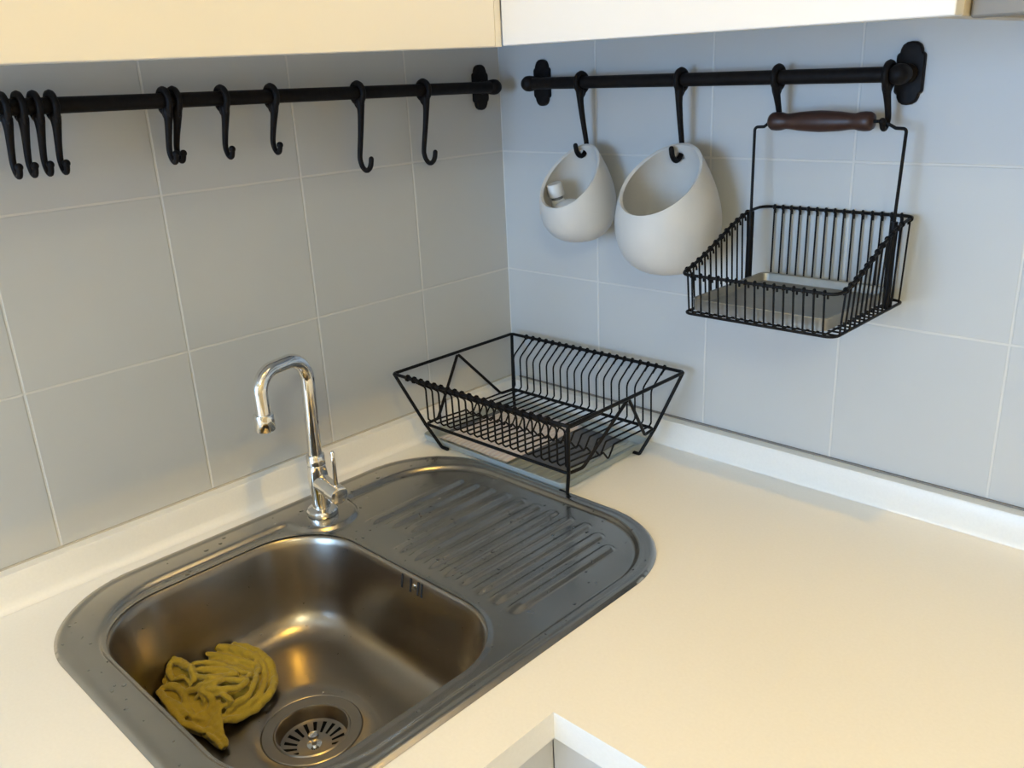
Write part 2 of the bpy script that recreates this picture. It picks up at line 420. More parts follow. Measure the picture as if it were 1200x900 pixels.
HS, HL, HB = hook_mesh(True), hook_mesh(False), hook_mesh(True, 0.86)
def hook(me, loc, rz, label, tilt=0.0, group='black hooks on the rails'):
    o = bpy.data.objects.new('rail_hook', me); C.objects.link(o)
    o.location = loc; o.rotation_euler = (tilt, 0, rz)
    return tag(o, label, 'hook', group)
left_hooks = [
    (HL, 0.1931, 'long black hook on the left rail, closest to the room corner', 0),
    (HL, 0.3123, 'long black hook on the left rail, second from the room corner', 0),
    (HS, 0.4477, 'short black hook alone on the left rail, just left of the long hooks', 0.03),
    (HS, 0.5164, 'short black hook alone on the left rail, beside the touching pair', 0),
    (HS, 0.5772, 'short black hook, right one of the touching pair on the left rail', 0.10),
    (HS, 0.5892, 'short black hook, left one of the touching pair on the left rail', 0),
    (HS, 0.7139, 'short black hook, rightmost of the tight row of four at the left edge', 0),
    (HS, 0.7304, 'short black hook, second from right in the tight row of four', 0),
    (HS, 0.7461, 'short black hook, third from right in the tight row of four', 0),
    (HS, 0.7616, 'short black hook, leftmost of the tight row of four at the left edge', 0)]
for me, s, lab, ti in left_hooks: hook(me, fl(s, RD, zl(s) - 0.0004), PI / 2, lab, ti)

# ------------------------------------------------------------------ white hanging pots
def pot(label, xc, yc, zc, k, cut_n, cut_p):
    prof = [(0, -.077), (.014, -.0762), (.027, -.0730), (.039, -.0660), (.0495, -.0545), (.0570, -.0390), (.0612, -.0200), (.0622, 0.0), (.0600, .0200), (.0555, .0390), (.0495, .0570), (.0425, .0740), (.0350, .0900), (.0275, .1040), (.0190, .1170), (.0100, .1270), (0, .1310)]
    # smooth profile
    sm = []
    for i in range(len(prof) - 1):
        p0 = Vector(prof[max(i - 1, 0)]); p1 = Vector(prof[i]); p2 = Vector(prof[i + 1]); p3 = Vector(prof[min(i + 2, len(prof) - 1)])
        for j in range(3):
            t = j / 3; q = 0.5 * ((2 * p1) + (p2 - p0) * t + (2 * p0 - 5 * p1 + 4 * p2 - p3) * t * t + (3 * p1 - p0 - 3 * p2 + p3) * t ** 3)
            sm.append((max(q.x, 0) * k * 1.155, q.y * k * 0.98))
    sm.append((0, prof[-1][1] * k * 0.98)); sm[0] = (0, sm[0][1])
    b = NB(); lathe(b, sm, (xc, yc, zc), (0, 0, 1), 72)
    bmesh.ops.bisect_plane(b, geom=b.verts[:] + b.edges[:] + b.faces[:], plane_co=cut_p, plane_no=cut_n, clear_outer=True)
    # hole for the hook in the back wall
    o = obj('hanging_pot', b, M['ceramic'], loc=(xc, yc, zc - .077 * k))
    md = o.modifiers.new('wall', 'SOLIDIFY'); md.thickness = 0.0048; md.offset = -1
    bv = o.modifiers.new('rim', 'BEVEL'); bv.width = 0.0012; bv.segments = 2; bv.limit_method = 'ANGLE'; bv.angle_limit = math.radians(50)
    return tag(o, label, 'pot', 'white ceramic hanging pots')
def add_hole(o, x, y, z, r):
    """real hole through the back wall, cut with a boolean applied to the mesh"""
    b = NB(); lathe(b, [(r, -0.012), (r, 0.012)], (x, y, z), (0, 1, 0.35), 20)
    me = bpy.data.meshes.new('cutter'); bmesh.ops.recalc_face_normals(b, faces=b.faces); b.to_mesh(me); b.free()
    c = bpy.data.objects.new('cutter', me); C.objects.link(c)
    bo = o.modifiers.new('hole', 'BOOLEAN'); bo.operation = 'DIFFERENCE'; bo.object = c; bo.solver = 'EXACT'
    dg = bpy.context.evaluated_depsgraph_get(); ev = o.evaluated_get(dg)
    nm = bpy.data.meshes.new_from_object(ev); o.modifiers.clear(); o.data = nm
    bpy.data.objects.remove(c, do_unlink=True)
pots = []
def n_of(p_top, p_low):   # plane through both points, horizontal along X, facing up and out
    d = Vector(p_low) - Vector(p_top); n = Vector((1, 0, 0)).cross(d); 
    return n if n.z > 0 else -n
PX2, PY2, PZ2 = 0.3835, -0.0765, 1.2660
p2 = pot('large white ceramic pot with slanted mouth hanging beside the wire basket', PX2, PY2, PZ2, 1.0, n_of((0, -0.036, 1.3665), (0, -0.1400, 1.2850)), (0, -0.036, 1.3665))
PX1, PY1, PZ1 = 0.2125, -0.0610, 1.2775
p1 = pot('small white ceramic pot with slanted mouth hanging nearest the corner', PX1, PY1, PZ1, 0.80, n_of((0, -0.032, 1.3610), (0, -0.113, 1.2800)), (0, -0.032, 1.3610))
HK1 = (0.2010, zr(0.2010) - 0.0004); HK2 = (0.3725, zr(0.3725) - 0.0004)
bpy.context.view_layer.update()
add_hole(p1, HK1[0] + 0.001, -0.030, 1.3455, 0.0062); add_hole(p2, HK2[0] + 0.003, -0.034, 1.3450, 0.0062)
hook(HL, fr(HK1[0], RD, HK1[1]), 0, 'long black hook holding up the small white pot', 0.0)
hook(HL, fr(HK2[0], RD, HK2[1]), 0, 'long black hook holding up the large white pot', -0.05)

# bottle lying in the small pot
t = thing('small_bottle', (0.196, -0.062, 1.245), 'small white bottle with a ribbed cap standing inside the small pot', 'bottle')
ax = Vector((-0.08, -0.22, 0.97)).normalized(); o0 = Vector((0.1805, -0.0600, 1.2485))
b = NB(); lathe(b, [(0, -.006), (.009, -.006), (.0115, -.002), (.0115, .022), (.0110, .027), (.0095, .031), (.0085, .032)], o0, ax, 24); obj('bottle_body', b, M['white'], t)
b = NB(); lathe(b, [(.0088, .031), (.0088, .0375)], o0, ax, 20); tag(obj('neck_ring', b, M['greyneck'], t), 'grey ring under the cap')
b = NB(); lathe(b, [(.0118, .0365), (.0122, .038), (.0118, .0545), (.0108, .056), (0, .056)], o0, ax, 36); tag(obj('bottle_cap', b, M['white'], t), 'white cap')
b = NB(); lathe(b, [(0, 0), (.017, 0), (.020, .002), (.0195, .006), (.012, .010), (0, .0115)], (0.2070, -0.0820, 1.2690), (-0.2, -0.30, 0.9), 24)
tag(obj('plastic_lid', b, M['white'], loc=(0.207, -0.082, 1.269)), 'white domed lid lying in the small pot beside the bottle', 'lid')

# ------------------------------------------------------------------ wire basket on the right rail
BX0, BX1, BYF, BYB, BZ = 0.4895, 0.6795, -0.1975, -0.0065, 1.177
bk = thing('wire_basket', ((BX0 + BX1) / 2, -0.1, BZ), 'black wire basket with wooden handle hanging from the right rail', 'basket')
FR_, WR = 0.0018, 0.00118
b = NB(); tube(b, [(x, y, BZ) for x, y in rrect((BX0 + BX1) / 2, (BYF + BYB) / 2, (BX1 - BX0) / 2, (BYB - BYF) / 2, 0.011, 6, 3)], FR_, 8, closed=True); obj('bottom_rim', b, M['blackwire'], bk)
def ztop(y):
    f = (y - BYB) / (BYF - BYB)      # 0 back .. 1 front
    return 1.2800 - 0.0545 * (0.10 * f + 0.90 * sstep(0.10, 1.06, f) / sstep(0.10, 1.06, 1.0))
top = [(x, y, ztop(y)) for x, y in rrect((BX0 + BX1) / 2, (BYF + BYB) / 2 - 0.001, (BX1 - BX0) / 2 + 0.0035, (BYB - BYF) / 2 + 0.0025, 0.013, 6, 14)]
b = NB(); tube(b, top, FR_ * 1.1, 8, closed=True); obj('top_rim', b, M['blackwire'], bk)
def ring_pts(c, r, axis, n=10):
    c = Vector(c); a = Vector(axis).normalized(); u = a.orthogonal().normalized(); v = a.cross(u)
    return [c + (u * math.cos(2 * PI * k / n) + v * math.sin(2 * PI * k / n)) * r for k in range(n)]
def loop_end(b, c, axis, inward, rr, wr, tail=0.010, lean=0.15):
    """wire wrapped once round a rim with a short tail hanging beside it"""
    tube(b, ring_pts(c, rr + wr * 0.6, axis), wr, 6, closed=True)
    c = Vector(c); i = Vector(inward).normalized(); off = Vector(axis) * (wr * 2.1)
    tube(b, [c + i * (rr + wr * 0.5) + off * 0.4, c + i * (rr + wr * 0.5 + tail * lean * 0.4) + off - Vector((0, 0, tail * 0.4)), c + i * (rr + wr * 0.5 + tail * lean) + off - Vector((0, 0, tail))], wr, 6)
yt_f, yt_b = BYF - 0.0035, BYB + 0.0015
for k in range(15):
    x = 0.5025 + k * 0.01172
    b = NB(); zf, zb_ = ztop(BYF), ztop(BYB)
    tube(b, fillet([(x, yt_b, zb_), (x, BYB, BZ + 0.0006), (x, BYF, BZ + 0.0006), (x, yt_f, zf)], 0.002, 3), WR, 6)
    loop_end(b, (x, yt_f, zf), (1, 0, 0), (0, 1, 0), FR_, WR * 1.1, 0.0065, 0.1); loop_end(b, (x, yt_b, zb_), (1, 0, 0), (0, -1, 0), FR_, WR * 1.1, 0.0075, 0.1)
    obj('wire', b, M['blackwire'], bk)
for k in range(12):
    y = -0.0458 - k * 0.01265
    b = NB(); z = ztop(y)
    tube(b, fillet([(BX0 - 0.0035, y, z), (BX0, y, BZ - 0.0006), (BX1, y, BZ - 0.0006), (BX1 + 0.0035, y, z)], 0.002, 3), WR, 6)
    for x, s in ((BX0 - 0.0035, 1), (BX1 + 0.0035, -1)): loop_end(b, (x, y, z), (0, 1, 0), (s, 0, 0), FR_, WR * 1.1, 0.0065, 0.1)
    obj('wire', b, M['blackwire'], bk)
b = NB(); tube(b, [(BX1 + 0.0035, -0.021, ztop(-0.021)), (BX1, -0.021, BZ)], WR, 6); loop_end(b, (BX1 + 0.0035, -0.021, ztop(-0.021)), (0, 1, 0), (-1, 0, 0), FR_, WR, 0.007, 0.1); obj('wire', b, M['blackwire'], bk)
PYP = -0.046
for x in (BX0 + 0.0015, BX1 - 0.0055):
    b = NB(); tube(b, [(x, PYP, BZ - 0.001), (x, PYP, ztop(PYP) + 0.002)], 0.0044, 14); obj('handle_post', b, M['blackwire'], bk)
HX0, HX1 = BX0 + 0.0015, BX1 - 0.0055
zh = 1.3832; yh = -0.0370
b = NB()
tube(b, fillet([(HX0, PYP, 1.225), (HX0, PYP, 1.283), (HX0 - 0.0045, yh - 0.001, zh), (HX0 + 0.008, yh, zh + 0.0005), (HX0 + 0.016, yh, zh + 0.0070), (HX1 - 0.026, yh, zh + 0.0070), (HX1 - 0.012, yh, zh - 0.0005), (HX1 + 0.0005, yh - 0.001, zh - 0.001), (HX1, PYP, 1.283), (HX1, PYP, 1.225)], 0.004, 5), 0.0019, 10)
obj('bail', b, M['blackwire'], bk)
b = NB(); gl = 0.130; gx = HX0 + 0.0155
lathe(b, [(0.0030, 0), (.0085, .0006), (.0108, .004), (.0113, .010), (.0108, .016), (.0092, .022), (.0096, .028), (.0112, .040), (.0122, .055), (.0126, gl / 2)] + [(r, gl - h) for r, h in reversed([(0.0030, 0), (.0085, .0006), (.0108, .004), (.0113, .010), (.0108, .016), (.0092, .022), (.0096, .028), (.0112, .040), (.0122, .055)])], (gx, yh, zh + 0.0070), (1, 0, 0), 32)
tag(obj('wooden_grip', b, M['wood'], bk, angle=50), 'dark brown turned wooden grip')
hook(HB, fr(0.5125, RD, zr(0.509) - 0.0004), 0, 'short black hook at the left end of the wooden basket handle')
hook(HB, fr(0.6475, RD, zr(0.6495) - 0.0004), 0, 'short black hook at the right end of the wooden basket handle')

# galvanised tray in the basket
b = NB(); cx, cy, hx, hy = 0.5805, -0.1015, 0.0855, 0.0880; zt = BZ + 0.0022
rings = []
for inset, z, r in ((0.0015, 0, .008), (0.0005, .0010, .009), (0, .0125, .010), (-.0010, .0140, .011), (-.0004, .0150, .011), (.0014, .0142, .010), (.0022, .0125, .009), (.0034, .0045, .008), (.006, .0026, .007)):
    rings.append([(x, y, zt + z) for x, y in rrect(cx, cy, hx - inset, hy - inset, r, 6, 2)])
R = loft(b, rings); b.faces.new(R[0]); b.faces.new(R[-1])
tag(obj('metal_tray', b, M['zinc'], loc=(cx, cy, zt), angle=40), 'shallow galvanised metal tray lying in the hanging wire basket', 'tray')

# ------------------------------------------------------------------ dish rack in the corner
rk = thing('dish_rack', (0.2045, -0.1595, ZC), 'black wire dish rack standing in the corner of the worktop', 'dish rack')
RX, RY = 0.2045, -0.1595; THX, THY, TZ = 0.1775, 0.1335, ZC + 0.131; MHX, MHY, MZ = 0.1475, 0.1005, ZC + 0.0435; FHX, FHY = 0.1315, 0.0855
RF, RW = 0.0027, 0.00145
b = NB(); tube(b, [(x, y, TZ) for x, y in rrect(RX, RY, THX, THY, 0.006, 5, 3)], RF, 8, closed=True); obj('top_rim', b, M['blackwire'], rk)
for sx in (-1, 1):
    for sy in (-1, 1):
        b = NB(); e = 0.0012
        tube(b, fillet([(RX + sx * (THX - e), RY + sy * (THY - e), TZ - 0.001), (RX + sx * (MHX + .001), RY + sy * (MHY + .001), MZ), (RX + sx * FHX, RY + sy * FHY, ZC + 0.0024), (RX + sx * (FHX - 0.013), RY + sy * FHY, ZC + 0.0024)], [0, 0.001, 0.004, 0], 5), RF, 8, round_end=True)
        obj('leg', b, M['blackwire'], rk)
for sy in (-1, 1):
    b = NB(); apex = [(RX + s * (THX - 0.004), RY + sy * 0.0022, TZ - 0.0046) for s in (-1, 1)]
    y1 = RY + sy * MHY; y2 = RY + sy * (MHY - 0.028)
    pts = [apex[0], (RX - MHX - 0.003, y2, MZ), (RX - MHX - 0.0005, y1 - sy * 0.004, MZ), (RX - MHX + 0.006, y1, MZ), (RX + MHX - 0.006, y1, MZ), (RX + MHX + 0.0005, y1 - sy * 0.004, MZ), (RX + MHX + 0.003, y2, MZ), apex[1]]
    tube(b, fillet(pts, [0, .010, .006, .006, .006, .006, .010, 0], 6), RF * 0.92, 8, round_end=True); obj('lower_rail', b, M['blackwire'], rk)
for k in range(20):
    x = RX - 0.1425 + k * 0.015; b = NB()
    yb, yf = RY + THY, RY - THY; mb, mf = RY + MHY, RY - MHY; zw = MZ + RF + RW
    pts = [(x, yb, TZ - 0.001), (x, yb - 0.034, TZ - 0.026), (x, mb - 0.0005, zw + 0.004), (x, mb - 0.006, zw), (x, -0.152, zw + 0.0010), (x, -0.1655, zw - 0.0180), (x, -0.1770, zw - 0.0035), (x, -0.1830, zw - 0.0045), (x, mf + 0.006, zw), (x, mf + 0.0010, zw + 0.005), (x, yf + 0.0335, TZ - 0.025), (x, yf, TZ - 0.001)]
    tube(b, fillet(pts, [0, .012, .004, .004, .003, .003, .003, .004, .004, .004, .010, 0], 4), RW, 6)
    loop_end(b, (x, yb, TZ), (1, 0, 0), (0, -1, 0), RF, RW, 0.0075, 1.3); loop_end(b, (x, yf, TZ), (1, 0, 0), (0, 1, 0), RF + 0.0004, RW * 1.15, 0.004)
    obj('wire', b, M['blackwire'], rk)
# drip tray, mat and cloth beneath the rack
tx, ty, thx, thy = 0.1742, -0.1385, 0.1533, 0.1040
b = NB(); rings = []
for inset, z, r in ((0.006, .0004, .008), (0.003, .0010, .010), (0.0, .0105, .012), (0.0, .0120, .012), (.0022, .0122, .011), (.0042, .0098, .010), (.0075, .0036, .009), (.010, .0026, .008)):
    rings.append([(x, y, ZC + z) for x, y in rrect(tx, ty, thx - inset, thy - inset, r, 6, 2)])
R = loft(b, rings); b.faces.new(R[0]); b.faces.new(R[-1])
for k in range(22):     # ribs of the tray floor
    x = tx - 0.132 + k * 0.0126
    if x > 0.20: box(b, x, x + 0.003, ty - 0.088, ty + 0.088, ZC + 0.0026, ZC + 0.0036)
tag(obj('drip_tray', b, M['plastic'], loc=(tx, ty, ZC), angle=40), 'pale blue plastic drip tray on the worktop under the dish rack', 'tray')
def soft_sheet(x0, x1, y0, y1, z, h, wob, m, name, nx=28, ny=28, rot=0.0):
    b = NB(); c = Vector(((x0 + x1) / 2, (y0 + y1) / 2, 0)); top, bot = [], []
    for j in range(ny + 1):
        for i in range(nx + 1):
            u, v = i / nx, j / ny
            p = Vector((x0 + (x1 - x0) * u, y0 + (y1 - y0) * v, 0))
            p += Vector((mnoise.noise(Vector((u * 3, v * 3, 1))), mnoise.noise(Vector((u * 3, v * 3, 5))), 0)) * 0.0025
            p = c + Matrix.Rotation(rot, 3, 'Z') @ (p - c)
            e = min(u, 1 - u, v, 1 - v)
            zz = z + h * (0.35 + 0.65 * sstep(0, 0.05, e)) + wob * (0.5 + 0.5 * mnoise.noise(Vector((p.x * 40, p.y * 40, 3))))
            top.append(b.verts.new((p.x, p.y, zz))); bot.append(b.verts.new((p.x, p.y, z)))
    W = nx + 1
    for j in range(ny):
        for i in range(nx):
            a = j * W + i
            b.faces.new((top[a], top[a + 1], top[a + 1 + W], top[a + W])); b.faces.new((bot[a], bot[a + W], bot[a + 1 + W], bot[a + 1]))
    for i in range(nx):
        a = i; b.faces.new((top[a], bot[a], bot[a + 1], top[a + 1])); a = ny * W + i; b.faces.new((top[a], top[a + 1], bot[a + 1], bot[a]))
    for j in range(ny):
        a = j * W; b.faces.new((top[a], top[a + W], bot[a + W], bot[a])); a = j * W + nx; b.faces.new((top[a], bot[a], bot[a + W], top[a + W]))
    return obj(name, b, m, loc=((x0 + x1) / 2, (y0 + y1) / 2, z), angle=60)
tag(soft_sheet(0.0335, 0.288, -0.196, -0.050, ZC + 0.0038, 0.0014, 0.0004, M['mat'], 'drying_mat'), 'dark slate mat lying in the drip tray under the pale cloth', 'mat')
tag(soft_sheet(0.050, 0.203, -0.2285, -0.050, ZC + 0.0060, 0.0026, 0.0012, M['waffle'], 'folded_dishcloth', rot=-0.01), 'folded pale pinkish ribbed cloth in the drip tray under the rack', 'cloth')

# ------------------------------------------------------------------ sink
sk = thing('kitchen_sink', (0.2965, -0.556, ZC), 'stainless steel inset sink with bowl and ridged drainboard', 'sink')
OX, OY, OHX, OHY, OR = 0.2965, -0.556, 0.2490, 0.3165, 0.132
SX, SY, SHX, SHY, SR = 0.3075, -0.5475, 0.2145, 0.2870, 0.112      # step down to the wet area
WX, WY, WHX, WHY, WR_ = 0.3070, -0.6725, 0.1955, 0.1575, 0.092     # bowl mouth
def sd_out(x, y): return sd_rrect(x, y, OX, OY, OHX, OHY, OR)
def sd_bowl(x, y): return sd_rrect(x, y, WX, WY, WHX, WHY, WR_)
def sd_step(x, y):
    a = sd_rrect(x, y, SX, SY, SHX, SHY, SR); c = 0.047 - math.hypot(x - 0.108, y + 0.499)
    k = 0.02; h = max(0.0, min(1.0, 0.5 - 0.5 * (c - a) / k)) if True else 0
    h = max(k - abs(a - c), 0) / k
    return max(a, c) + h * h * k * 0.25
ridges = []
for i in range(11):
    x = 0.1766 + i * 0.0290
    y1 = -0.3075 + 0.012 * min(i, 4) / 4 - (0.026 if i == 10 else 0.010 if i == 9 else 0)
    y0 = -0.4925 if i > 2 else -0.470 + 0.01 * i
    ridges.append((x, y0, y1))
def deck_z(x, y):
    d = -sd_out(x, y)
    z = 0.0004 + 0.0034 * sstep(0.0, 0.0042, d) - 0.0012 * sstep(0.0085, 0.0125, d)
    s = sd_step(x, y)
    z -= 0.0060 * sstep(0.0036, -0.0036, s)
    bo = sd_bowl(x, y)
    z += 0.0007 * sstep(0.006, 0.001, bo)
    if y > -0.515:
        for rx, y0, y1 in ridges:
            if abs(x - rx) < 0.012:
                yy = max(y0, min(y1, y)); q = math.hypot(x - rx, y - yy)
                z += 0.0036 * sstep(0.0095, 0.0050, q) * sstep(-0.009, 0.012, y - y0)
    return ZC + z
b = NB(); H = 0.0022; nx = int(2 * OHX / H) + 4; ny = int(2 * OHY / H) + 4; grid = {}
def snap(x, y, f, tol):
    for _ in range(3):
        d = f(x, y)
        if abs(d) > tol: return x, y
        e = 1e-4; gx = (f(x + e, y) - f(x - e, y)) / (2 * e); gy = (f(x, y + e) - f(x, y - e)) / (2 * e)
        g = gx * gx + gy * gy
        if g < 1e-6: return x, y
        x -= d * gx / g; y -= d * gy / g
    return x, y
for i in range(nx + 1):
    for j in range(ny + 1):
        x = OX - OHX - 2 * H + i * H; y = OY - OHY - 2 * H + j * H
        x, y = snap(x, y, sd_out, H * 0.72); x, y = snap(x, y, sd_bowl, H * 0.72)
        if sd_out(x, y) < 2e-4 and sd_bowl(x, y) > -2e-4: grid[i, j] = b.verts.new((x, y, deck_z(x, y)))
for i in range(nx):
    for j in range(ny):
        q = [grid.get(k) for k in ((i, j), (i + 1, j), (i + 1, j + 1), (i, j + 1))]
        v = [a for a in q if a is not None]
        if len(v) >= 3:
            cx_ = sum(a.co.x for a in v) / len(v); cy_ = sum(a.co.y for a in v) / len(v)
            if sd_bowl(cx_, cy_) > 0 and sd_out(cx_, cy_) < 0: b.faces.new(v)
for v in [v for v in b.verts if not v.link_faces]: b.verts.remove(v)
obj('drainboard', b, M['steel'], sk, angle=70)
b = NB(); DX, DY, ZF = 0.3130, -0.6740, ZC - 0.130
rings = [(-.0004, .0002), (.0006, -.0002), (.0016, -.0011), (.0028, -.0034), (.0045, -.011), (.0095, -.040), (.0140, -.075), (.0185, -.098), (.0245, -.112), (.0330, -.1215), (.0440, -.1268), (.0580, -.1292)]
z_e = -0.0043
RR = []
rings_bowl = rings
for ins, z in rings: RR.append([(x, y, ZC + z_e + z) for x, y in rrect(WX, WY, WHX - ins, WHY - ins, WR_ - ins * 0.35, 14, 10)])
N = len(RR[0])
def circ(r, z): return [(DX + r * math.cos(math.atan2(p[1] - DY, p[0] - DX)), DY + r * math.sin(math.atan2(p[1] - DY, p[0] - DX)), z) for p in RR[-1]]
zfl = ZC + z_e - 0.1292
last = RR[-1]
for f in (0.35, 0.7):
    c_ = circ(0.0585, zfl); RR.append([tuple(a + (d - a) * f for a, d in zip(p, q)) for p, q in zip(last, c_)])
RR.append(circ(0.0585, zfl - 0.0006)); RR.append(circ(0.0570, zfl - 0.0022))
loft(b, RR); obj('bowl', b, M['steel_bowl'], sk, angle=50)
dr = obj('drain_flange', lathe(NB(), [(.0574, -.0028), (.0570, -.0010), (.0560, -.0004), (.0440, -.0018), (.0425, -.0006), (.0408, -.0008), (.0395, -.0030), (.0388, -.0190), (.0384, -.0205)], (DX, DY, zfl), (0, 0, 1), 64, cap=False), M['steel_bowl'], sk)
b = NB(); seg = 90; rr = [.0384, .0360, .0345, .0200, .0180]; zz = [-.0185, -.0195, -.0200, -.0232, -.0236]
rings = [[b.verts.new((DX + r * math.cos(2 * PI * k / seg), DY + r * math.sin(2 * PI * k / seg), zfl + z)) for k in range(seg)] for r, z in zip(rr, zz)]
for i in range(4):
    for k in range(seg):
        if i == 2 and k % 5 in (0, 1): continue       # radial slots
        k2 = (k + 1) % seg; b.faces.new((rings[i][k], rings[i][k2], rings[i + 1][k2], rings[i + 1][k]))
b.faces.new(rings[4])
st = obj('strainer', b, M['steel_bowl'], sk)
b = NB(); lathe(b, [(.0090, -.0238), (.0085, -.0225), (.0030, -.0220), (.0030, -.0150), (.0058, -.0135), (.0064, -.0110), (.0055, -.0085), (.0030, -.0074), (0, -.0072)], (DX, DY, zfl), (0, 0, 1), 24); obj('strainer_knob', b, M['chrome'], st)
b = NB(); lathe(b, [(.0386, -.0200), (.0386, -.060), (0, -.060)], (DX, DY, zfl), (0, 0, 1), 40, cap=False); tag(obj('waste_cup', b, M['dark'], sk), 'dark waste below the strainer')
# overflow: slots and screw in the bowl wall on the drainboard side
yo = lambda z: WY + WHY - (.0045 + (-(z - ZC - z_e) - .011) * 0.172)
b = NB()
for x in (0.3035, 0.3195, 0.3335, 0.3400):
    for z0_, z1_ in ((ZC - 0.0260, ZC - 0.0090),):
        p = [(x - .0015, z0_), (x + .0015, z0_), (x + .0015, z1_), (x - .0015, z1_)]
        fr_ = [b.verts.new((px, yo(z) - 0.0007, z)) for px, z in p]; bk_ = [b.verts.new((px, yo(z) + 0.004, z)) for px, z in p]
        b.faces.new(fr_)
        for i in range(4): b.faces.new((fr_[i], fr_[(i + 1) % 4], bk_[(i + 1) % 4], bk_[i]))
ov = tag(obj('overflow_slots', b, M['dark'], sk, smooth=False), 'dark overflow slots')
b = NB(); lathe(b, [(.0040, -.001), (.0038, .0010), (.0020, .0018), (0, .0019)], (0.3268, yo(ZC - 0.0170), ZC - 0.0170), (0, -1, 0.12), 16); obj('overflow_screw', b, M['chrome'], ov)

# water drops left on the steel
b = NB(); cnt = 0
def drop(b, mt):
    top = b.verts.new(mt @ Vector((0, 0, 1))); bot = b.verts.new(mt @ Vector((0, 0, -1))); R = []
    for j in range(1, 6):
        t = PI * j / 6; R.append([b.verts.new(mt @ Vector((math.sin(t) * math.cos(PI * k / 4), math.sin(t) * math.sin(PI * k / 4), math.cos(t)))) for k in range(8)])
    for k in range(8):
        k2 = (k + 1) % 8; b.faces.new((top, R[0][k], R[0][k2])); b.faces.new((bot, R[4][k2], R[4][k]))
        for j in range(4): b.faces.new((R[j][k], R[j + 1][k], R[j + 1][k2], R[j][k2]))
while cnt < 260:
    x = random.uniform(OX - OHX + .012, OX + OHX - .012); y = random.uniform(OY - OHY + .012, OY + OHY - .012)
    if sd_bowl(x, y) < 0.006 or sd_out(x, y) > -0.008: continue
    if y > -0.5 and random.random() < 0.35: 
        rx, y0, y1 = random.choice(ridges); x = rx + random.choice((-1, 1)) * random.uniform(0.004, 0.011); y = random.uniform(y0, y1)
    if math.hypot(x - .111, y + .5) < .03: continue
    r = random.choice((0.0008, 0.001, 0.0012, 0.0012, 0.0018, 0.0024))
    z = deck_z(x, y); cnt += 1
    mt = Matrix.Translation((x, y, z - r * 0.08)) @ Matrix.Diagonal((r, r * random.uniform(0.7, 1.6), r * 0.5, 1))
    drop(b, mt)
for _ in range(80):      # on the bowl floor and lower walls
    a = random.uniform(0, 2 * PI); q = random.random() ** 0.5
    x = WX + math.cos(a) * q * (WHX - 0.055); y = WY + math.sin(a) * q * (WHY - 0.055); r = random.choice((0.0008, 0.001, 0.0013, 0.002))
    if math.hypot(x - DX, y - DY) < 0.06: continue
    drop(b, Matrix.Translation((x, y, zfl + 0.0003)) @ Matrix.Diagonal((r, r, r * 0.5, 1)))
tag(obj('water_drops', b, M['water'], loc=(OX, OY, ZC)), 'small water drops scattered over the wet steel sink', 'water drops', kind='stuff')

# ------------------------------------------------------------------ tap
TX, TY = 0.111, -0.500; TZ0 = ZC + 0.0031
tp = thing('kitchen_tap', (TX, TY, TZ0), 'chrome swan-neck tap with side lever on the sink rim', 'tap')
b = NB(); lathe(b, [(.0205, 0), (.0212, .0012), (.0212, .0062), (.0195, .0085), (.0150, .0098), (.0130, .0105)], (TX, TY, TZ0), (0, 0, 1), 40); obj('base_ring', b, M['chrome'], tp)
b = NB(); lathe(b, [(.0125, .008), (.0122, .030), (.0128, .036), (.0138, .044), (.0138, .058), (.0128, .068), (.0122, .073), (.0117, .0735), (.0126, .0745), (.0126, .086), (.0118, .088), (.0096, .088)], (TX, TY, TZ0), (0, 0, 1), 36)
obj('body', b, M['chrome'], tp)
A = Vector((TX, TY, ZC + 0.0535)); E_ = Vector((TX + 0.054, TY - 0.004, ZC + 0.0465)); dv = (E_ - A); Ln = dv.length
b = NB(); lathe(b, [(.0122, 0), (.0122, Ln - .022), (.0118, Ln - .0205)], A, dv, 32); obj('side_branch', b, M['chrome'], tp)
b = NB(); lathe(b, [(.0112, Ln - .0205), (.0128, Ln - .0195), (.0130, Ln - .004), (.0124, Ln - .0015), (.0100, Ln), (0, Ln)], A, dv, 32); hd = obj('handle_cap', b, M['chrome'], tp)
lp = A + dv * ((Ln - 0.0075) / Ln)
b = NB(); tube(b, [lp + Vector((0, 0, .011)), lp + Vector((0.0005, 0, .0600))], 0.0029, 14, round_end=True); obj('lever', b, M['chrome'], hd)
b = NB(); dirv = Vector((0.026, -0.0805, 0)); tip = Vector((TX, TY, 0)) + dirv
P = [(TX, TY, TZ0 + .080), (TX + .003, TY + .002, ZC + .2320), (tip.x, tip.y, ZC + .2320), (tip.x, tip.y, ZC + .179)]
tube(b, fillet(P, .0335, 12), .0094, 24); obj('spout', b, M['chrome'], tp)
b = NB(); lathe(b, [(.0096, .0), (.0124, .0006), (.0128, .002), (.0128, .0205), (.0118, .022), (.0100, .022), (.0095, .018), (0, .018)], (tip.x, tip.y, ZC + .1815), (0, 0, -1), 32); obj('aerator', b, M['chrome'], tp)

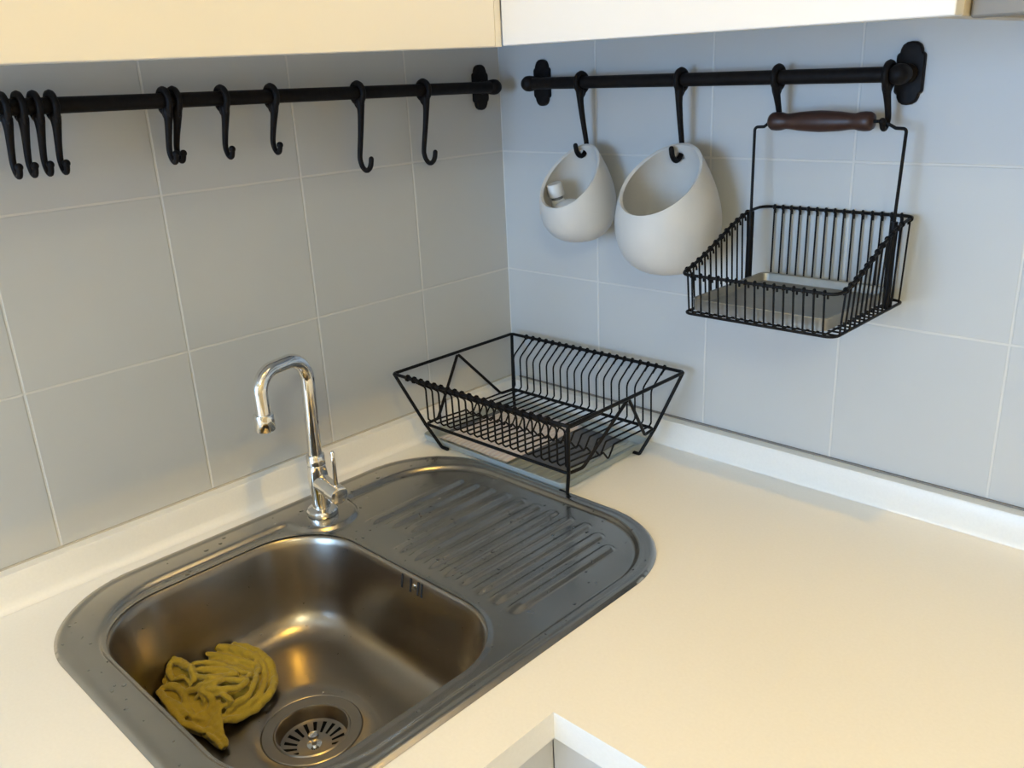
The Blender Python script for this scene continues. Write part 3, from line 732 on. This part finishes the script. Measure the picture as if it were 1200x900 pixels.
# ------------------------------------------------------------------ mustard cloth in the bowl
FOLDS = [
    ([(0.1408, -0.6692, 0.797), (0.1698, -0.6565, 0.794), (0.1997, -0.6557, 0.7892), (0.2196, -0.663, 0.783), (0.2421, -0.6807, 0.7847), (0.2421, -0.6988, 0.776), (0.2422, -0.7214, 0.7745), (0.238, -0.7399, 0.7796), (0.23, -0.7521, 0.7761)], 0.0056),
    ([(0.178, -0.6615, 0.794), (0.1992, -0.6643, 0.7913), (0.2176, -0.6742, 0.7867), (0.2344, -0.6912, 0.7851), (0.2378, -0.7105, 0.7807), (0.2349, -0.7241, 0.7773), (0.2308, -0.7393, 0.7808)], 0.0046),
    ([(0.1848, -0.6649, 0.794), (0.2025, -0.6738, 0.7933), (0.2274, -0.6927, 0.7967), (0.2339, -0.7069, 0.7906), (0.2328, -0.7216, 0.7851), (0.2323, -0.7325, 0.7837)], 0.0038),
    ([(0.1244, -0.6886, 0.798), (0.1407, -0.6791, 0.7974), (0.1603, -0.6706, 0.7964), (0.1822, -0.6655, 0.7941)], 0.006),
    ([(0.1367, -0.7034, 0.8008), (0.1522, -0.6929, 0.7989), (0.1731, -0.6817, 0.797), (0.1908, -0.6739, 0.7948)], 0.0044),
    ([(0.1567, -0.731, 0.8119), (0.1582, -0.7141, 0.8049), (0.1705, -0.7027, 0.801), (0.1918, -0.6959, 0.7993), (0.2078, -0.6881, 0.7986)], 0.004),
    ([(0.1685, -0.7316, 0.8099), (0.1782, -0.7172, 0.8063), (0.1867, -0.7041, 0.8008), (0.201, -0.7009, 0.8003)], 0.0042),
    ([(0.1771, -0.7382, 0.808), (0.1972, -0.7302, 0.8115), (0.1964, -0.7129, 0.8027), (0.1969, -0.7006, 0.8001)], 0.0042),
    ([(0.1896, -0.7433, 0.8058), (0.2054, -0.7315, 0.8085), (0.2041, -0.7135, 0.8029), (0.2165, -0.704, 0.8015), (0.2121, -0.6887, 0.7987)], 0.0038),
    ([(0.2058, -0.7394, 0.8055), (0.2199, -0.7255, 0.8051), (0.2262, -0.7115, 0.801), (0.2226, -0.6982, 0.8016)], 0.0044),
    ([(0.1249, -0.7438, 0.812), (0.1345, -0.7528, 0.8059), (0.1492, -0.756, 0.8004)], 0.005),
    ([(0.1249, -0.7438, 0.812), (0.1426, -0.7385, 0.8094), (0.1648, -0.7367, 0.8112), (0.1788, -0.7427, 0.806)], 0.0052),
    ([(0.1275, -0.7697, 0.797), (0.1304, -0.7576, 0.8005), (0.1333, -0.7501, 0.8095)], 0.0046),
    ([(0.1502, -0.7714, 0.7961), (0.1597, -0.7598, 0.798), (0.178, -0.7569, 0.7957), (0.1933, -0.7607, 0.7884), (0.2112, -0.7637, 0.7837)], 0.005),
    ([(0.172, -0.7733, 0.795), (0.1859, -0.769, 0.7897), (0.2057, -0.7688, 0.788)], 0.0046),
    ([(0.178, -0.7569, 0.7957), (0.1907, -0.7463, 0.8018), (0.2035, -0.7423, 0.8021), (0.2129, -0.7395, 0.7957), (0.2153, -0.7443, 0.7859), (0.2127, -0.7576, 0.783)], 0.005),
    ([(0.2152, -0.7347, 0.7999), (0.2245, -0.7303, 0.8025), (0.2319, -0.7282, 0.7968), (0.2284, -0.7328, 0.7898), (0.221, -0.737, 0.792)], 0.0036),
    ([(0.2312, -0.7289, 0.7904), (0.2333, -0.7213, 0.7888), (0.2341, -0.713, 0.7915)], 0.0034),
    ([(0.2336, -0.764, 0.779), (0.2427, -0.757, 0.7772), (0.2573, -0.7547, 0.7761), (0.2703, -0.7566, 0.7745)], 0.004),
    ([(0.2433, -0.7641, 0.7783), (0.2565, -0.7612, 0.7761), (0.2698, -0.7618, 0.7746)], 0.0036),
    ([(0.2112, -0.7637, 0.7837), (0.2191, -0.7579, 0.7804), (0.2279, -0.7527, 0.7763), (0.2359, -0.7602, 0.7778)], 0.0046),
    ([(0.1527, -0.7539, 0.8014), (0.163, -0.7478, 0.8046), (0.1791, -0.7474, 0.8025)], 0.0032),
    ([(0.1957, -0.7504, 0.7933), (0.199, -0.7459, 0.7983), (0.2054, -0.7446, 0.7949), (0.2067, -0.748, 0.7896)], 0.003),
    ([(0.152, -0.7757, 0.796), (0.17, -0.7757, 0.7954), (0.1906, -0.7766, 0.789), (0.2117, -0.7759, 0.7844)], 0.005),
    ([(0.2117, -0.7759, 0.7844), (0.2189, -0.7686, 0.7781), (0.2358, -0.7652, 0.779)], 0.0044),
]
def smooth_path(pts, n=7):
    pts = [Vector(p) for p in pts]; out = []
    for i in range(len(pts) - 1):
        p0 = pts[max(i - 1, 0)]; p1 = pts[i]; p2 = pts[i + 1]; p3 = pts[min(i + 2, len(pts) - 1)]
        for k in range(n):
            t = k / n; out.append(0.5 * ((2 * p1) + (p2 - p0) * t + (2 * p0 - 5 * p1 + 4 * p2 - p3) * t * t + (3 * p1 - p0 - 3 * p2 + p3) * t ** 3))
    out.append(pts[-1]); return out
def inside_bowl(p):
    """keep a point off the bowl's sloping walls and floor"""
    z = p.z - ZC - z_e; ins = rings_bowl[-1][0]
    for (i0, z0), (i1, z1) in zip(rings_bowl, rings_bowl[1:]):
        if z1 <= z <= z0:
            ins = i0 + (i1 - i0) * (z0 - z) / (z0 - z1); break
    f = lambda x, y: sd_rrect(x, y, WX, WY, WHX - ins - 0.0015, WHY - ins - 0.0015, WR_ - ins * 0.35)
    x, y = p.x, p.y; d = f(x, y)
    if d > 0:
        e = 1e-4; gx = (f(x + e, y) - d) / e; gy = (f(x, y + e) - d) / e; g = max(gx * gx + gy * gy, 0.2)
        x -= d * gx / g; y -= d * gy / g
    return Vector((x, y, max(p.z, zfl + 0.0006)))
def cloth():
    """bunched folds over a low heap, fused into one surface"""
    ol = [(.1330, -.770, .792), (.1255, -.757, .800), (.1290, -.745, .804), (.1470, -.733, .804), (.1446, -.713, .798), (.1300, -.688, .793), (.1450, -.6720, .793), (.1703, -.6600, .789), (.1995, -.6590, .784), (.2190, -.6660, .780), (.2330, -.6790, .777), (.2380, -.6985, .775), (.2365, -.7195, .773), (.2280, -.7357, .7725), (.2300, -.7520, .7725), (.2580, -.7535, .7725), (.2700, -.7570, .7725), (.2670, -.7640, .7725), (.2352, -.7670, .773), (.2133, -.7740, .776), (.1928, -.7770, .782), (.1600, -.7780, .788)]
    per = smooth_path(ol + ol[:1], 6)[:-1]; c = Vector((0.187, -0.716, 0.8025)); b = NB(); Np = len(per); rings = []
    for i in range(13):
        f = i / 12
        rings.append([b.verts.new((*(c.lerp(o, f)).xy, o.z + (c.z - o.z) * (1 - f) ** 0.8 - 0.001 * f)) for o in per] if i else [b.verts.new(c)])
    for k in range(Np): b.faces.new((rings[0][0], rings[1][k], rings[1][(k + 1) % Np]))
    for A_, B_ in zip(rings[1:], rings[2:]):
        for k in range(Np): b.faces.new((A_[k], A_[(k + 1) % Np], B_[(k + 1) % Np], B_[k]))
    low = [b.verts.new((*(c.lerp(o, 0.97)).xy, max(zfl + 0.001, o.z - 0.022))) for o in per]
    for k in range(Np): b.faces.new((rings[-1][k], rings[-1][(k + 1) % Np], low[(k + 1) % Np], low[k]))
    b.faces.new(low)
    for pts, r in FOLDS:
        sp = smooth_path(pts); rr = []; pp = []
        for i, p in enumerate(sp):
            t = i / (len(sp) - 1); w = 1 + 0.22 * mnoise.noise(p * 60)
            rr.append(r * w * (0.62 + 0.38 * math.sin(PI * min(1, max(0, t * 0.86 + 0.07))) ** 0.5) * 0.92)
            pp.append(Vector((p.x, p.y, max(p.z - r * 0.15, zfl + r * 0.8))) + Vector((mnoise.noise(p * 90), mnoise.noise(p * 90 + Vector((5, 5, 5))), 0)) * 0.0012)
        tube(b, pp, rr, 12, round_end=True)
    o = obj('dishcloth', b, M['mustard'], loc=(c.x, c.y, zfl))
    md = o.modifiers.new('fuse', 'REMESH'); md.mode = 'VOXEL'; md.voxel_size = 0.0013; md.use_smooth_shade = True
    sm = o.modifiers.new('soften', 'SMOOTH'); sm.factor = 0.5; sm.iterations = 2
    bpy.context.view_layer.update()
    nm = bpy.data.meshes.new_from_object(o.evaluated_get(bpy.context.evaluated_depsgraph_get()))
    o.modifiers.clear(); o.data = nm; nm.name = 'dishcloth'
    nn = [v.normal.copy() for v in nm.vertices]; cc = [v.co.copy() for v in nm.vertices]; new = []
    for q, n in zip(cc, nn):       # fine wrinkles
        p_ = q + n * (0.0009 * mnoise.noise(q * 190) + 0.0013 * mnoise.noise(Vector((q.x * 70, q.y * 120, q.z * 70))))
        new += list(inside_bowl(p_ + o.location) - o.location)
    nm.vertices.foreach_set('co', new); nm.update()
    for p in nm.polygons: p.use_smooth = True
    return o
tag(cloth(), 'crumpled mustard yellow dishcloth in the sink bowl', 'cloth')

# ------------------------------------------------------------------ ceiling lamp, daylight and added fill pendant
LX, LY, LZ = 1.02, -0.818, 2.47
lt = thing('ceiling_lamp', (LX, LY, 2.6), 'small warm ceiling lamp above the worktop corner', 'lamp')
b = NB(); lathe(b, [(.05, 0), (.05, .012), (.012, .018), (.012, .06), (.02, .065)], (LX, LY, 2.6), (0, 0, -1), 24); obj('lamp_base', b, M['white'], lt)
b = NB(); bmesh.ops.create_uvsphere(b, u_segments=20, v_segments=14, radius=0.035, matrix=Matrix.Translation((LX, LY, 2.51))); obj('bulb', b, M['bulb'], lt)
l = bpy.data.lights.new('lamp_light', 'POINT'); l.energy = 25; l.color = (1.0, 0.60, 0.08); l.shadow_soft_size = 0.011
o = bpy.data.objects.new('lamp_light', l); C.objects.link(o); o.location = (LX, LY, 2.44)
l = bpy.data.lights.new('window_daylight', 'AREA'); l.shape = 'RECTANGLE'; l.size = 0.92; l.size_y = 1.03; l.energy = 52; l.color = (0.36, 0.62, 1.0)
o = bpy.data.objects.new('window_daylight', l); C.objects.link(o); o.location = (0.5, -3.19, 1.375); o.rotation_euler = (PI / 2, 0, 0)
GX, GY, GZ = 2.1, -2.1, 2.3  # unseen pendant added to warm and brighten the left wall
gt = thing('fill_pendant', (GX, GY, 2.6), 'added warm globe pendant, unseen fill light for the left wall', 'lamp')
b = NB(); lathe(b, [(.045, 0), (.045, .02), (.006, .025), (.006, .19), (.03, .195)], (GX, GY, 2.6), (0, 0, -1), 20); obj('fill_cord', b, M['white'], gt)
b = NB(); bmesh.ops.create_uvsphere(b, u_segments=24, v_segments=16, radius=0.11, matrix=Matrix.Translation((GX, GY, GZ))); obj('fill_globe', b, M['fill_globe_glow'], gt)
w = bpy.data.worlds.new('sky'); bpy.context.scene.world = w; w.use_nodes = True
w.node_tree.nodes['Background'].inputs[0].default_value = (0.55, 0.72, 1.0, 1); w.node_tree.nodes['Background'].inputs[1].default_value = 1.0

# ------------------------------------------------------------------ camera (solved from the tile grid)
Rm = ((0.722920138791223, 0.6894370598617658, -0.045420407519559745), (0.19941895497978115, -0.2711405596577476, -0.9416553920109284), (-0.6615274395857293, 0.6716839564837375, -0.3334997890216749))
cam = bpy.data.cameras.new('camera'); co = bpy.data.objects.new('camera', cam); C.objects.link(co)
r, d, f = (Vector(v) for v in Rm)
m4 = Matrix(((r.x, -d.x, -f.x, 1.0582043), (r.y, -d.y, -f.y, -1.0784187), (r.z, -d.z, -f.z, 1.4586087), (0, 0, 0, 1)))
co.matrix_world = m4
cam.sensor_fit = 'HORIZONTAL'; cam.sensor_width = 36; cam.lens = 1020.504 / 1200 * 36; cam.clip_start = 0.02
sc = bpy.context.scene; sc.camera = co
sc.view_settings.view_transform = 'Standard'; sc.view_settings.look = 'None'; sc.view_settings.exposure = 0.0; sc.view_settings.gamma = 1.0
sc.view_settings.use_curve_mapping = False
sc.cycles.use_denoising = True
sc.cycles.max_bounces = 10; sc.cycles.diffuse_bounces = 6; sc.cycles.glossy_bounces = 6
sc.cycles.caustics_reflective = False; sc.cycles.caustics_refractive = False
